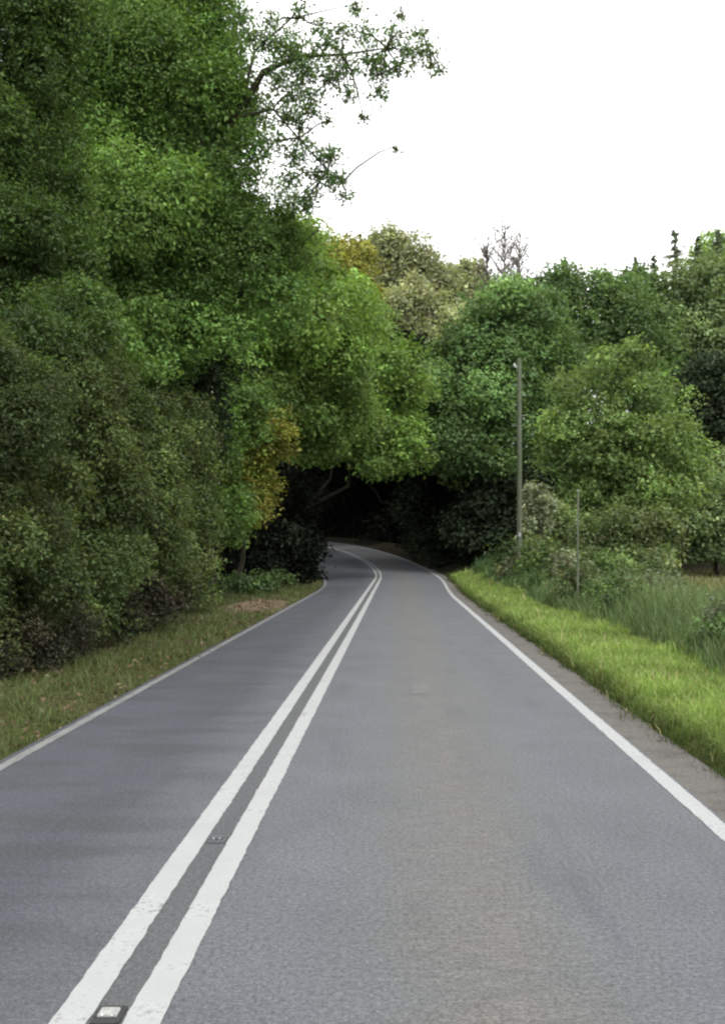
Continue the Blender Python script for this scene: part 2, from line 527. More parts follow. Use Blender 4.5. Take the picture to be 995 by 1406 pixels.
def crown_np(lobes, leaf, pal, cov=1.5, seed=0, rc=None, rough=.32, inner=.22, droop=.3, front=True, bright=1.0, flat=.6, nsub=11, shoots=7):
    """lobes -> boughs on each lobe -> leafy twigs on each bough -> leaves"""
    r = np.random.default_rng(seed)
    pal = np.array(PALS[pal]) * bright
    Ps, Ns, Ss, Ks = [], [], [], []

    def put(P, nn, ss, kc):
        Ps.append(P.reshape(-1, 3)); Ns.append(nn.reshape(-1, 3)); Ss.append(ss.ravel()); Ks.append(kc.reshape(-1, 3))

    for (c, rad) in lobes:
        c = np.asarray(c, float); rad = np.asarray(rad, float)
        rm = float(np.mean(rad))
        lobe_shade = np.exp(r.normal(0, .10))
        # boughs
        k = r.permutation(nsub)
        gz = 1 - 2 * (k + .5) / nsub; ga = k * 2.399963 + r.uniform(0, 6.28)
        bd = np.stack([np.sqrt(1 - gz * gz) * np.cos(ga), np.sqrt(1 - gz * gz) * np.sin(ga), gz], -1)
        bd = unit(bd + r.normal(0, .22, bd.shape))
        for d0 in bd:
            back = front and d0[1] > .3
            sb = rad * r.uniform(.36, .60)
            sc_ = c + d0 * rad * r.uniform(.55, .55 + 1.6 * rough)
            sm = float(np.mean(sb))
            area = 4 * math.pi * sm * sm
            rcl = rc if rc else max(.24 * sm, leaf * 1.9)
            m = int(np.clip(1.7 * (rcl / leaf) ** 2, 8, 60))
            ncl = max(5, int(cov * area / (.31 * leaf * leaf) * .42 / m * (.4 if back else 1.0)))
            d = unit(r.normal(size=(ncl, 3)) + d0 * .35)
            t = 1.06 - np.abs(r.normal(0, .22, ncl))
            pc = sc_ + d * sb * t[:, None]
            wts = r.dirichlet(np.ones(len(pal)) * .5, ncl) * .55 + r.dirichlet(np.ones(len(pal)) * .5) * .45
            shade = np.exp(r.normal(0, .22, ncl)) * np.exp(r.normal(0, .20)) * lobe_shade * np.clip(.55 + .5 * t, .5, 1.1)  # deeper twigs tinted darker to paint the shade in the gaps
            cc = (wts @ pal) * shade[:, None]
            off = r.normal(size=(ncl, m, 3)) * rcl * np.array([.66, .66, .66 * flat])
            off[..., 2] -= droop * np.hypot(off[..., 0], off[..., 1])
            P = pc[:, None] + off
            nn = unit(np.array([0, 0, .7]) + d[:, None] * .6 + r.normal(size=P.shape) * .5)
            ss = leaf * r.uniform(.78, 1.30) * r.uniform(.62, 1.34, P.shape[:2])
            kc = cc[:, None] * np.exp(r.normal(0, .12, P.shape[:2]))[..., None] * np.exp(r.normal(0, .04, P.shape))
            put(P, nn, ss, kc)
        # leafy shoots that break the outline
        nsh = shoots
        for _ in range(nsh):
            d = unit(r.normal(size=3) + np.array([0, -.35, .35]))
            if front and d[1] > .4: continue
            Ls = rm * r.uniform(.22, .60)
            o0 = c + d * rad * r.uniform(.72, 1.0)
            dd = unit(d + r.normal(size=3) * .45 + np.array([0, 0, .25]))
            nlf = int(np.clip(Ls / leaf * 9, 10, 70))
            q = r.uniform(0, 1, nlf)
            sp_ = (.30 - .2 * q)[:, None] * Ls * .75
            P = o0 + dd * (q * Ls)[:, None] + r.normal(size=(nlf, 3)) * sp_ * .55
            P[:, 2] -= .18 * Ls * q * q
            put(P, unit(np.array([0, 0, .8]) + r.normal(size=P.shape) * .6), leaf * r.uniform(.6, 1.2, nlf),
                (r.dirichlet(np.ones(len(pal)) * .6) @ pal) * np.exp(r.normal(0, .16, nlf))[:, None] * r.uniform(.85, 1.2))
        # inside leaves, the crown's shade put into a darker colour
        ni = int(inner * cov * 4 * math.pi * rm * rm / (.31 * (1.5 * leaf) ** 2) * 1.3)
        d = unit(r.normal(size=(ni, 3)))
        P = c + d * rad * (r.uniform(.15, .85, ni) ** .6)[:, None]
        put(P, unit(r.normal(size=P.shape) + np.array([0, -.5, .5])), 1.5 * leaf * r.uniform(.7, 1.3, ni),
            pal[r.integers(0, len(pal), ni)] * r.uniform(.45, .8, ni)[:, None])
    P = np.vstack(Ps); Nn = np.vstack(Ns); S = np.concatenate(Ss); K = np.vstack(Ks)
    return leaves_np(P, Nn, S, K, r=r)


def limb(p0, p1, r, k=5, sag=.12):
    p0 = np.asarray(p0, float); p1 = np.asarray(p1, float)
    L = np.linalg.norm(p1 - p0)
    out = []
    j = r.normal(size=(k + 1, 3)) * L * .035
    for i in range(k + 1):
        t = i / k
        p = p0 * (1 - t) + p1 * t
        p = p + np.array([0, 0, 1]) * L * sag * math.sin(math.pi * t)
        if 0 < i: p = p + j[i]
        out.append(p)
    return out


TOTAL = 0


def tree(name, label, cat, base, lobes_px, leaf, pal, d0, group=None, cov=1.5, seed=0, trunk_r=.25, trunk_top=None,
         mat=None, limbs=9, extra=None, **kw):
    """lobes_px: (px, py, rx_px, ry_px, d)"""
    global TOTAL
    r = np.random.default_rng(seed + 999)
    bx, by = base
    bz = float(ground_h(bx, by))
    root = empty(name, (bx, by, bz))
    tag(root, label, cat, group)
    O = np.array([bx, by, bz])
    lobes = []
    for (px, py, rx, ry, d) in lobes_px:
        c = at(px, py, d); a = rx * d / FPX; b = ry * d / FPX
        lobes.append((c - O, (a, a * .95, b)))
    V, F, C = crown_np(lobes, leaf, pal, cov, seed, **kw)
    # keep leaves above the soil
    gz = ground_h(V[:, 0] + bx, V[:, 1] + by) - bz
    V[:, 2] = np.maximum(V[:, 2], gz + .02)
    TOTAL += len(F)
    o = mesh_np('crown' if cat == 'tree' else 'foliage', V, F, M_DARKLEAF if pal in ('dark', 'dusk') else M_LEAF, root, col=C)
    mb = MB()
    cs = np.array([l[0] for l in lobes])
    top = np.array(trunk_top) - O if trunk_top is not None else np.array([cs[:, 0].mean() * .6, cs[:, 1].mean() * .6, np.percentile(cs[:, 2], 65)])
    tp = limb((0, 0, -.2), top, r, 7, .0)
    rr = [trunk_r * (1.35 if i == 0 else 1 - .78 * i / 7) for i in range(8)]
    mb.tube(tp, rr, 9)
    order = r.permutation(len(lobes))[:limbs]
    for k in order:
        c = cs[k]
        h = np.clip((c[2]) / max(top[2], .5) * .62, .18, .92)
        i = int(h * 7)
        p0 = tp[i]
        q = limb(p0, c + np.array([0, 0, .25]) * lobes[k][1][2], r, 5, .05)
        r0 = rr[i] * .55
        mb.tube(q, [r0 * (1 - .85 * t / 5) for t in range(6)], 6)
        for _ in range(3):
            e = c + unit(r.normal(size=3)) * np.array(lobes[k][1]) * .8
            mb.tube(limb(q[3], e, r, 3, .05), [r0 * .4, r0 * .28, r0 * .18, r0 * .08], 5)
    if extra:
        extra(mb, O, r)
    mb.build('trunk' if cat == 'tree' else 'stem', mat or M_BARK, root)
    return root


GX = lambda px, d: (px - VX) / FPX * d
SEED = [100]


def T(name, label, cat, lobes, leaf_k, pal, base=None, **kw):
    SEED[0] += 1
    d = np.mean([l[4] for l in lobes])
    if base is None:
        base = (GX(np.mean([l[0] for l in lobes]), d), d + .3)
    return tree(name, label, cat, base, lobes, leaf_k * d, pal, d, seed=SEED[0], **kw)


K = .0040
GH = 'hedgerow bushes along the left verge'
GL = 'tall trees above the left hedgerow'

# ---- tall tree upper left with the bough reaching over the sky
spray_pts = [(395, 70, 26), (420, 95, 24), (450, 60, 24), (470, 95, 26), (500, 45, 18), (510, 80, 22), (540, 50, 18), (560, 75, 22),
             (520, 125, 16), (575, 45, 12), (592, 92, 12), (545, 95, 14), (430, 130, 16), (480, 130, 14), (400, 130, 16), (412, 170, 14),
             (440, 215, 14), (465, 245, 16), (430, 240, 13), (405, 215, 20), (425, 270, 16), (543, 203, 6), (345, 55, 18), (330, 25, 20),
             (410, 15, 14), (420, 285, 12), (500, 160, 9), (450, 165, 8), (395, 160, 16), (380, 195, 18), (370, 30, 10), (488, 12, 12), (420, 200, 16), (455, 215, 18), (475, 270, 12), (450, 250, 18), (400, 245, 18), (425, 150, 16), (455, 110, 16), (380, 110, 16), (405, 275, 16), (470, 40, 12), (585, 70, 16), (605, 95, 8), (550, 20, 9), (440, 35, 12), (370, 60, 14), (520, 95, 18)]


def overhang(mb, O, r):
    D = 28.5
    P = lambda x, y, d=D: at(x, y, d) - O
    main = [P(285, 235, 29.5), P(330, 150), P(362, 98), P(410, 78), P(470, 75), P(530, 66), P(590, 70)]
    mb.tube(main, [.13, .11, .09, .055, .035, .022, .01], 7)
    low = [P(330, 160), P(375, 150), P(410, 190), P(450, 235), P(470, 250)]
    mb.tube(low, [.05, .035, .025, .018, .008], 6)
    up = [P(330, 150), P(350, 70), P(400, 25), P(490, 5)]
    mb.tube(up, [.06, .04, .025, .01], 6)
    path = [np.array(p) for p in main[2:] + low[1:] + up[1:]]
    for (x, y, q) in spray_pts:
        e = P(x, y)
        k = min(path, key=lambda p: np.linalg.norm(p - e))
        mb.tube(limb(k, e, r, 3, .06), [.032, .026, .02, .012], 4)
        for _ in range(5):
            f = e + r.normal(size=3) * q * D / FPX * .7
            mb.tube([e, (e + f) / 2 + r.normal(size=3) * .04, f], [.016, .013, .008], 4)


main_lobes = [(235, 130, 135, 120, 30), (292, 235, 72, 90, 29), (165, 300, 105, 95, 28), (315, 375, 85, 90, 30), (110, 150, 95, 100, 29),
              (362, 325, 40, 62, 30.5), (225, 420, 95, 80, 29), (190, 5, 120, 90, 30), (285, 55, 45, 55, 30), (308, 150, 38, 40, 29),
              (135, 480, 62, 60, 25), (190, 465, 50, 46, 27), (250, -120, 120, 90, 31), (80, -60, 120, 90, 30), (395, 360, 36, 50, 31)]
SEED[0] += 1
tall = tree('broadleaf_tree', 'tallest lush green tree on the left with a bough reaching across the white sky', 'tree', (-8.6, 30.5),
            main_lobes, .118, 'green', 30, GL, cov=1.35, seed=SEED[0], trunk_r=.42, limbs=12, extra=overhang,
            trunk_top=at(225, 120, 30.5), rough=.26)
# the sparse leaf sprays on that bough, joined to the crown mesh
def add_sprays(root, pts, D, leaf, pal, per, seed):
    r = np.random.default_rng(seed)
    O = np.array(root.location)
    P, S, C = [], [], []
    pl = np.array(PALS[pal])
    for (x, y, q) in pts:
        n = int(per * (q / 15) ** 2)
        rr = q * D / FPX
        p = at(x, y, D) - O + r.normal(size=(n, 3)) * rr * np.array([.55, .8, .42])
        P.append(p); S.append(leaf * r.uniform(.6, 1.3, n))
        C.append(pl[r.integers(0, len(pl), n)] * np.exp(r.normal(0, .25, n))[:, None])
    P = np.vstack(P); Nn = unit(r.normal(size=P.shape) * .6 + np.array([0, 0, .8]))
    V, F, C = leaves_np(P, Nn, np.concatenate(S), np.vstack(C), r=r)
    o = mesh_np('leaf_spray', V, F, M_LEAF, root, col=C)
    return o


sp = add_sprays(tall, spray_pts, 28.5, .118, 'midgreen', 150, 5)
sp['label'] = 'loose leaf sprays along the bough against the sky'

T('broadleaf_tree', 'dark green tree at the far left edge, behind the hedgerow bushes', 'tree',
  [(10, 330, 80, 90, 21), (-40, 200, 80, 120, 21), (0, 60, 80, 90, 22), (40, 440, 70, 60, 21.5), (-70, 420, 90, 110, 21), (60, 20, 70, 60, 23), (-60, -40, 100, 100, 22), (70, 300, 60, 70, 22.5), (80, 400, 60, 60, 22.5), (95, 480, 50, 50, 23), (20, 230, 80, 90, 22.5), (50, 130, 60, 80, 23), (60, 390, 70, 70, 24), (15, 470, 70, 60, 18), (85, 480, 60, 55, 19), (40, 540, 50, 46, 17.2), (130, 520, 50, 50, 20), (-30, 540, 60, 60, 16.5), (110, 430, 55, 50, 20)],
  K, 'green', base=(-8.6, 21.5), group=GL, trunk_r=.34, cov=1.5, bright=.52)
T('broadleaf_tree', 'fresh green tree right of the tallest tree, its lower boughs above the yellow bush', 'tree',
  [(415, 440, 75, 80, 46), (365, 510, 80, 75, 45), (455, 510, 62, 70, 47), (395, 370, 50, 60, 47), (310, 500, 65, 70, 44), (430, 575, 55, 42, 47), (345, 430, 65, 60, 45), (330, 570, 50, 45, 43), (455, 545, 45, 50, 54), (470, 500, 45, 45, 55), (430, 600, 40, 34, 53), (480, 570, 34, 34, 56)],  # farther boughs added to cut sky light on the road
  K, 'lime', base=(-8.4, 46), group=GL, trunk_r=.3, bright=.82)
T('broadleaf_tree', 'dark shaded tree in the recess between hedgerow and tallest tree', 'tree',
  [(215, 500, 75, 70, 33), (150, 500, 70, 60, 32), (250, 570, 60, 70, 34), (170, 580, 70, 60, 33), (270, 470, 60, 50, 34)],
  K * 1.1, 'dusk', base=(-8.8, 34), group=GL, trunk_r=.28, cov=1.6)  # shade of the recess put into the dusk leaf tint

T('broadleaf_tree', 'deep green tree showing through the gaps behind the tallest tree', 'tree',
  [(150, 220, 110, 120, 40), (250, 260, 70, 110, 40), (110, 380, 100, 100, 40), (220, 400, 90, 90, 40), (160, 80, 110, 110, 41), (255, 140, 55, 80, 41), (300, 340, 60, 80, 41)],
  K * 1.15, 'green', base=(-13.0, 41), group=GL, trunk_r=.35, cov=1.6, bright=.6)

# ---- hedgerow, from the near end to the far end
T('hedge_bush', 'nearest hedgerow bush, cut by the left picture edge, ivy dark and brown tinged', 'bush',
  [(-30, 640, 90, 100, 15), (20, 560, 75, 80, 15.8), (-60, 780, 90, 100, 14.5), (25, 740, 80, 90, 15.6), (-40, 500, 70, 60, 15.4), (10, 845, 62, 62, 15.8)],
  K, 'olive', bright=.86, base=(-6.4, 16), group=GH, trunk_r=.12, rough=.42, cov=1.7, shoots=12)
T('hedge_bush', 'second hedgerow bush from the near end, tall with ochre flecked leaves', 'bush',
  [(85, 610, 75, 85, 18.5), (115, 530, 60, 62, 19), (95, 730, 75, 90, 18.8), (60, 500, 50, 50, 18.5), (50, 660, 55, 80, 17), (60, 790, 55, 70, 17.2), (140, 660, 55, 75, 19), (100, 830, 60, 55, 18.8)],
  K, 'olive', base=(-6.6, 19.3), group=GH, trunk_r=.12, rough=.42, cov=1.7, shoots=12, bright=1.05)
T('hedge_bush', 'third hedgerow bush, olive green and ragged, in the middle of the row', 'bush',
  [(165, 640, 60, 85, 22.5), (190, 590, 50, 60, 23), (180, 740, 60, 75, 22.8), (155, 800, 52, 50, 22.5), (205, 690, 45, 70, 23), (145, 720, 50, 80, 20.8), (150, 570, 45, 50, 21.2), (205, 790, 42, 44, 24)],
  K, 'olive', base=(-6.6, 23.4), group=GH, trunk_r=.11, rough=.42, cov=1.7, shoots=12, bright=.9)
T('hedge_bush', 'last hedgerow bush at the far end, beside the shaded gateway', 'bush',
  [(235, 650, 45, 75, 28), (255, 600, 36, 50, 29), (250, 730, 40, 65, 28.5), (225, 760, 45, 60, 28), (262, 690, 32, 70, 29), (255, 790, 36, 38, 28.5), (215, 700, 40, 70, 25.5), (220, 610, 34, 46, 26.5)],
  K, 'olive', base=(-6.6, 29), group=GH, trunk_r=.11, rough=.42, cov=1.7, shoots=12, bright=1.15)
T('bramble_bush', 'low dark bramble with bare brown stems at the foot of the nearest hedgerow bush', 'bush',
  [(15, 880, 55, 42, 15.3), (60, 850, 55, 55, 16.2), (-40, 890, 60, 45, 14.6), (90, 870, 40, 32, 17)],
  K, 'bramble', bright=.55, base=(-6.1, 15.8), trunk_r=.03, rough=.3, cov=1.1, limbs=4, mat=M_PALEBARK)  # brightness lowered to paint the deep shadow at the hedge foot
T('bramble_bush', 'low dark bramble below the third hedgerow bush', 'bush',
  [(150, 835, 45, 34, 19.5), (195, 820, 42, 36, 22), (230, 810, 34, 30, 25)],
  K, 'bramble', base=(-6.0, 21.5), trunk_r=.03, rough=.3, cov=1.1, limbs=3, bright=.5)  # tint lowered likewise for the shadow below the hedge

# ---- gateway: yellow bush and the dark hollow beneath, its shadow put into a near-black bush
T('autumn_bush', 'yellow ochre bush turning for autumn above the shaded gateway', 'bush',
  [(350, 610, 40, 40, 41), (362, 660, 24, 42, 41.5), (325, 650, 36, 40, 40.5), (362, 590, 28, 24, 41), (330, 698, 36, 28, 41)],
  K, 'ochre', base=(-6.6, 41.5), trunk_r=.12, bright=.62, cov=1.3, rough=.42)
T('hedge_bush', 'bright green bush left of the yellow bush, at the near side of the gateway', 'bush',
  [(300, 650, 36, 55, 38), (298, 590, 36, 40, 38), (312, 700, 30, 36, 38.5), (335, 560, 40, 36, 39)],
  K, 'green', base=(-7.2, 38.5), trunk_r=.12, bright=.85)
T('shade_dark_bush', 'near black bush deep in the hollow under the yellow bush', 'bush',
  [(300, 760, 50, 40, 46), (350, 755, 50, 40, 47), (395, 750, 40, 48, 49), (330, 720, 60, 30, 48), (405, 690, 26, 50, 50)],
  K * 1.1, 'dark', base=(-7.2, 48), trunk_r=.1, cov=1.8)
T('low_shrub', 'small dull green shrub on the verge beside the bare earth gateway', 'bush',
  [(320, 800, 26, 12, 40), (350, 802, 22, 10, 41), (375, 795, 20, 10, 43)],
  K, 'midgreen', base=(-6.2, 41), trunk_r=.03, limbs=2, bright=.6)

# ---- trees closing over the road; dark and dusk tints paint the tunnel shade
T('broadleaf_tree', 'bright lime green tree leaning over the road above the dark tunnel', 'tree',
  [(478, 490, 62, 60, 62), (530, 540, 52, 65, 62), (452, 565, 58, 40, 60), (488, 448, 46, 46, 64), (545, 600, 42, 40, 61), (445, 440, 50, 60, 62), (500, 600, 50, 42, 60), (560, 520, 26, 50, 63), (400, 575, 36, 36, 60)],
  K, 'lime', base=(-7.6, 63), trunk_r=.32, cov=1.5, bright=.86)
T('broadleaf_tree', 'yellow topped tree on the skyline behind the lime green tree', 'tree',
  [(452, 350, 36, 34, 84), (410, 370, 40, 40, 84), (475, 385, 36, 36, 85), (440, 400, 50, 45, 84), (495, 350, 22, 22, 86)],
  K, 'yellow', base=(-9.5, 85), trunk_r=.3, bright=.6)
T('broadleaf_tree', 'rounded dark green tree straight ahead behind the telegraph pole', 'tree',
  [(645, 492, 58, 48, 74), (700, 445, 68, 52, 74), (665, 545, 70, 62, 72), (620, 570, 48, 55, 71), (715, 545, 58, 70, 73), (600, 540, 32, 42, 72), (640, 620, 60, 38, 71), (740, 480, 50, 50, 74), (690, 410, 30, 25, 75), (715, 420, 30, 24, 75)],
  K, 'midgreen', base=(7.6, 74), trunk_r=.34, bright=1.15)
T('broadleaf_tree', 'dark tree with green crown right of the telegraph pole, topped by the skyline', 'tree',
  [(770, 430, 52, 45, 86), (820, 440, 52, 50, 86), (775, 510, 60, 60, 84), (735, 610, 50, 60, 82), (770, 390, 26, 24, 87), (840, 410, 28, 26, 87), (850, 490, 50, 50, 85), (760, 660, 50, 40, 82)],
  K, 'midgreen', base=(14.5, 86), trunk_r=.34, bright=.95)
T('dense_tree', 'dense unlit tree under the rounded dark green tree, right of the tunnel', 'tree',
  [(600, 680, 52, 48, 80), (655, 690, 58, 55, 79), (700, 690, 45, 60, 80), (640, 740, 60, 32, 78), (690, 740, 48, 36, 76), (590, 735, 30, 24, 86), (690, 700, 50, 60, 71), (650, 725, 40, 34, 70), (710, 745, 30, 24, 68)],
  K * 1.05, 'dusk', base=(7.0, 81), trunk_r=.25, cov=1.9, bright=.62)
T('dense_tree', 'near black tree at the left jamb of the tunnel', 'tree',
  [(410, 690, 26, 55, 66), (390, 740, 36, 50, 60), (420, 655, 40, 26, 68), (405, 775, 24, 22, 62), (400, 560, 60, 50, 68), (450, 520, 70, 50, 70), (480, 590, 50, 36, 68)],  # upper boughs added overhead to darken the road below
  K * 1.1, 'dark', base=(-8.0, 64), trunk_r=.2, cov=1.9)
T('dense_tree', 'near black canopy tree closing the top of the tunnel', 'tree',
  [(470, 650, 60, 34, 92), (540, 655, 62, 36, 94), (430, 640, 40, 40, 90), (590, 650, 50, 40, 92), (510, 620, 70, 30, 96), (640, 640, 50, 40, 94), (500, 560, 110, 70, 82), (585, 590, 76, 38, 88), (430, 560, 90, 70, 88), (500, 545, 80, 45, 96), (610, 610, 60, 44, 78)],  # hidden upper boughs added to block the sky over the road
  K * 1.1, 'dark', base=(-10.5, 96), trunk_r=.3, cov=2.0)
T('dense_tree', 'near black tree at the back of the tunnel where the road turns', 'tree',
  [(440, 690, 50, 40, 150), (500, 690, 50, 45, 148), (560, 690, 50, 50, 146), (520, 735, 60, 30, 140), (600, 720, 50, 40, 136), (460, 725, 40, 20, 152), (540, 640, 70, 40, 150), (440, 640, 60, 40, 152), (450, 610, 80, 50, 132), (400, 620, 70, 50, 140), (480, 590, 80, 50, 118), (420, 580, 80, 50, 122)],  # last boughs added overhead to keep light off the far road
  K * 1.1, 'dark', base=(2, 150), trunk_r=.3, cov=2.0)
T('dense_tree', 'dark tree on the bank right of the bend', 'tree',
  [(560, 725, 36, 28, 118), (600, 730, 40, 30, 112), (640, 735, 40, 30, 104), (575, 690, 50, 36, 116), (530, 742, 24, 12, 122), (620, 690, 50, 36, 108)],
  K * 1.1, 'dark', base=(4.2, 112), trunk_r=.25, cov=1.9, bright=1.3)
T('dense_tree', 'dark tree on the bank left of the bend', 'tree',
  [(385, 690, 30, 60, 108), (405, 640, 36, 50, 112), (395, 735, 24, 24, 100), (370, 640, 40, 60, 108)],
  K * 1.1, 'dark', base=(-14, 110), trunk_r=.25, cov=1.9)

for (px, d, lab) in ((596, 98, 'slim bare stemmed tree on the right bank of the bend, nearest the viewer'),
                     (560, 124, 'slim bare stemmed tree on the right bank of the bend, farther in'),
                     (418, 96, 'slim bare stemmed tree at the left side of the tunnel')):
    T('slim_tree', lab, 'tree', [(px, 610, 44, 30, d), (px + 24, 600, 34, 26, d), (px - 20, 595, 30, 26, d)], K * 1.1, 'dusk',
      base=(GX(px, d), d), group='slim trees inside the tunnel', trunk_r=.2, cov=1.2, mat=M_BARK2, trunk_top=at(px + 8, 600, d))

# leaning pale bough in the shade of the tunnel
bp = at(585, 715, 88)
bough = MB()
rb = np.random.default_rng(3)
bough.tube(limb(at(505, 664, 86), at(600, 735, 90), rb, 7, .0), [.04, .06, .08, .09, .10, .11, .12, .13], 8)
bough.tube(limb(at(545, 692, 87), at(575, 668, 86), rb, 5, .05), [.07, .06, .05, .04, .03, .02], 6)
bo = bough.build('dead_bough', M_BARK2)
tag(bo, 'pale dead bough leaning in the shade of the tunnel', 'branch')

# ---- hazy wood on the hill
hz = [(525, 358, 36, 38, 150, 'hazy olive tree on the hill just right of the yellow topped tree'),
      (572, 372, 40, 40, 148, 'hazy olive tree at the hill crest, second from the left'),
      (622, 398, 40, 40, 150, 'hazy brownish tree in the middle of the hill slope'),
      (666, 420, 36, 36, 152, 'hazy tree low on the hill slope left of the bare tree'),
      (560, 450, 44, 50, 135, 'pale olive tree below the hill crest'),
      (610, 470, 44, 46, 134, 'pale olive tree between the lime tree and the rounded dark green tree')]
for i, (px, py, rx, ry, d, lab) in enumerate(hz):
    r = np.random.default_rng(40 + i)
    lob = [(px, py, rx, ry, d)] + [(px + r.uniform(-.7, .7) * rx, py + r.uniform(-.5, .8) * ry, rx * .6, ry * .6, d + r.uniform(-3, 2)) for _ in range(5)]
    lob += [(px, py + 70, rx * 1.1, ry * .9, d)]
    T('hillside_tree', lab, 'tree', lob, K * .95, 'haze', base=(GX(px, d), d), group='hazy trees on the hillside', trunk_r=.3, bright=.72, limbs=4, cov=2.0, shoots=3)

# ---- right-hand wood
T('broadleaf_tree', 'yellow green tree on the right behind the slim post', 'tree',
  [(800, 575, 44, 40, 50), (838, 520, 34, 32, 51), (868, 560, 42, 40, 50), (905, 545, 34, 32, 51), (838, 610, 46, 42, 49), (885, 620, 46, 40, 49.5), (930, 610, 34, 36, 51),
   (795, 640, 36, 36, 50), (850, 665, 50, 36, 49), (905, 675, 46, 36, 49.5), (812, 700, 40, 30, 49), (945, 660, 28, 36, 51), (775, 600, 24, 40, 51), (868, 492, 22, 20, 51), (870, 705, 44, 24, 48)],
  K, 'ash', base=(11.2, 51), trunk_r=.2, bright=.92, cov=1.35, rough=.55, nsub=9, shoots=14)
T('broadleaf_tree', 'grey green tree on the right skyline below the fir tips', 'tree',
  [(925, 420, 44, 46, 92), (975, 400, 46, 60, 92), (900, 460, 44, 46, 90), (960, 480, 50, 46, 90), (1015, 450, 50, 80, 92), (915, 510, 50, 40, 90)],
  K, 'bluegreen', base=(25, 92), trunk_r=.35, bright=1.05)
T('dense_tree', 'dark tree at the right picture edge beside the yellow green tree', 'tree',
  [(965, 560, 40, 42, 78), (990, 620, 46, 60, 77), (955, 640, 34, 56, 77), (980, 520, 40, 36, 80), (1030, 580, 50, 80, 78), (960, 540, 40, 40, 79)],
  K, 'dusk', base=(25, 79), trunk_r=.3, cov=1.6)
T('broadleaf_tree', 'mid green tree at the right picture edge above the far meadow', 'tree',
  [(965, 690, 40, 40, 70), (1000, 700, 46, 46, 70), (985, 745, 46, 18, 70), (940, 715, 32, 36, 69), (1040, 680, 50, 60, 71)],
  K, 'bluegreen', base=(22.3, 71), trunk_r=.18, bright=1.1)
T('hedge_bush', 'brown tinged bush under the yellow green tree', 'bush',
  [(855, 730, 40, 34, 44), (900, 735, 36, 34, 44.5), (820, 745, 36, 28, 43.5), (880, 765, 46, 20, 43.5)],
  K, 'brownish', base=(9.8, 44.5), trunk_r=.06, cov=1.4)
T('hedge_bush', 'bush with yellowing leaves right behind the telegraph pole foot', 'bush',
  [(748, 735, 28, 34, 47), (775, 725, 28, 34, 48), (735, 755, 22, 20, 46), (800, 750, 28, 24, 47), (765, 765, 36, 18, 46)],
  K, 'brownish', base=(7.6, 48), trunk_r=.06, cov=1.3, bright=1.2)
T('sapling', 'thin sapling with pale leaves just right of the telegraph pole', 'tree',
  [(737, 680, 16, 18, 43.5), (750, 690, 12, 12, 43.5), (728, 705, 12, 16, 43.5), (742, 715, 12, 14, 43.5)],
  K, 'pale', base=(5.95, 44), trunk_r=.03, cov=.55, rc=.22, limbs=4, mat=M_PALEBARK)

T('broadleaf_tree', 'leafy green tree filling the dip between pole tree and grey green skyline tree', 'tree',
  [(870, 450, 44, 46, 88), (850, 400, 30, 26, 90), (895, 520, 44, 50, 86), (930, 560, 44, 46, 84), (880, 400, 30, 30, 92)],
  K, 'midgreen', base=(22, 88), trunk_r=.3, bright=1.15, rough=.36)
T('hedge_bush', 'pale green bush in the meadow edge left of the brown tinged bush', 'bush',
  [(800, 770, 36, 16, 42), (770, 778, 30, 12, 41), (835, 778, 30, 12, 41)],
  K, 'ash', base=(8.2, 42), trunk_r=.05, cov=1.3, bright=.8)

# ---- firs and the bare tree on the skyline
def conifer(label, px, ytop, ybase, d, seed, wid=.2, lean=0.0):
    r = np.random.default_rng(seed)
    x, _, zt = at(px, ytop, d)
    bz = float(ground_h(x, d)); H = zt - bz
    root = empty('fir_tree', (x, d, bz)); tag(root, label, 'tree', 'fir trees on the right skyline')
    P, Nn, S, C = [], [], [], []
    pl = np.array(PALS['fir'])
    mb = MB(); mb.tube([(0, 0, -.2), (.05, 0, H * .5), (lean * .5, 0, H * .85), (lean, 0, H)], [.28, .18, .07, .012], 8)
    z = H * .25
    while z < H - .25:
        t = (H - z) / H
        rad = (wid * H * t ** .85 + .12) * r.uniform(.5, 1.25)
        nb = int(3 + 5 * t)
        for k in range(nb):
            a = r.uniform(0, 6.28); L = rad * r.uniform(.45, 1.3)
            e = np.array([math.cos(a) * L, math.sin(a) * L, r.uniform(-.5, .25) * L])
            o = np.array([lean * max(0, (z / H - .6) / .4), 0, z + r.uniform(-.3, .3)])
            mb.tube([o, o + e * .5 + np.array([0, 0, .06 * L]), o + e], [.03, .018, .004], 4, False)
            n = int(18 + 26 * L)
            s = r.uniform(.1, 1, n)[:, None]
            p = o + e * s + r.normal(size=(n, 3)) * np.array([.1, .1, .06]) * (.5 + L * .5)
            p[:, 2] -= .10 * L * s[:, 0] * r.random(n)
            P.append(p); S.append(r.uniform(.16, .34, n) * (d / 95))
            C.append(pl[r.integers(0, 3, n)] * np.exp(r.normal(0, .25, n))[:, None])
        z += .22 + .26 * t
    P = np.vstack(P)
    Nn = unit(r.normal(size=P.shape) * .6 + np.array([0, 0, .7]))
    V, F, Cc = leaves_np(P, Nn, np.concatenate(S), np.vstack(C), aspect=.4, r=r)
    mesh_np('crown', V, F, M_LEAF, root, col=Cc)
    mb.build('trunk', M_BARK, root)
    return root


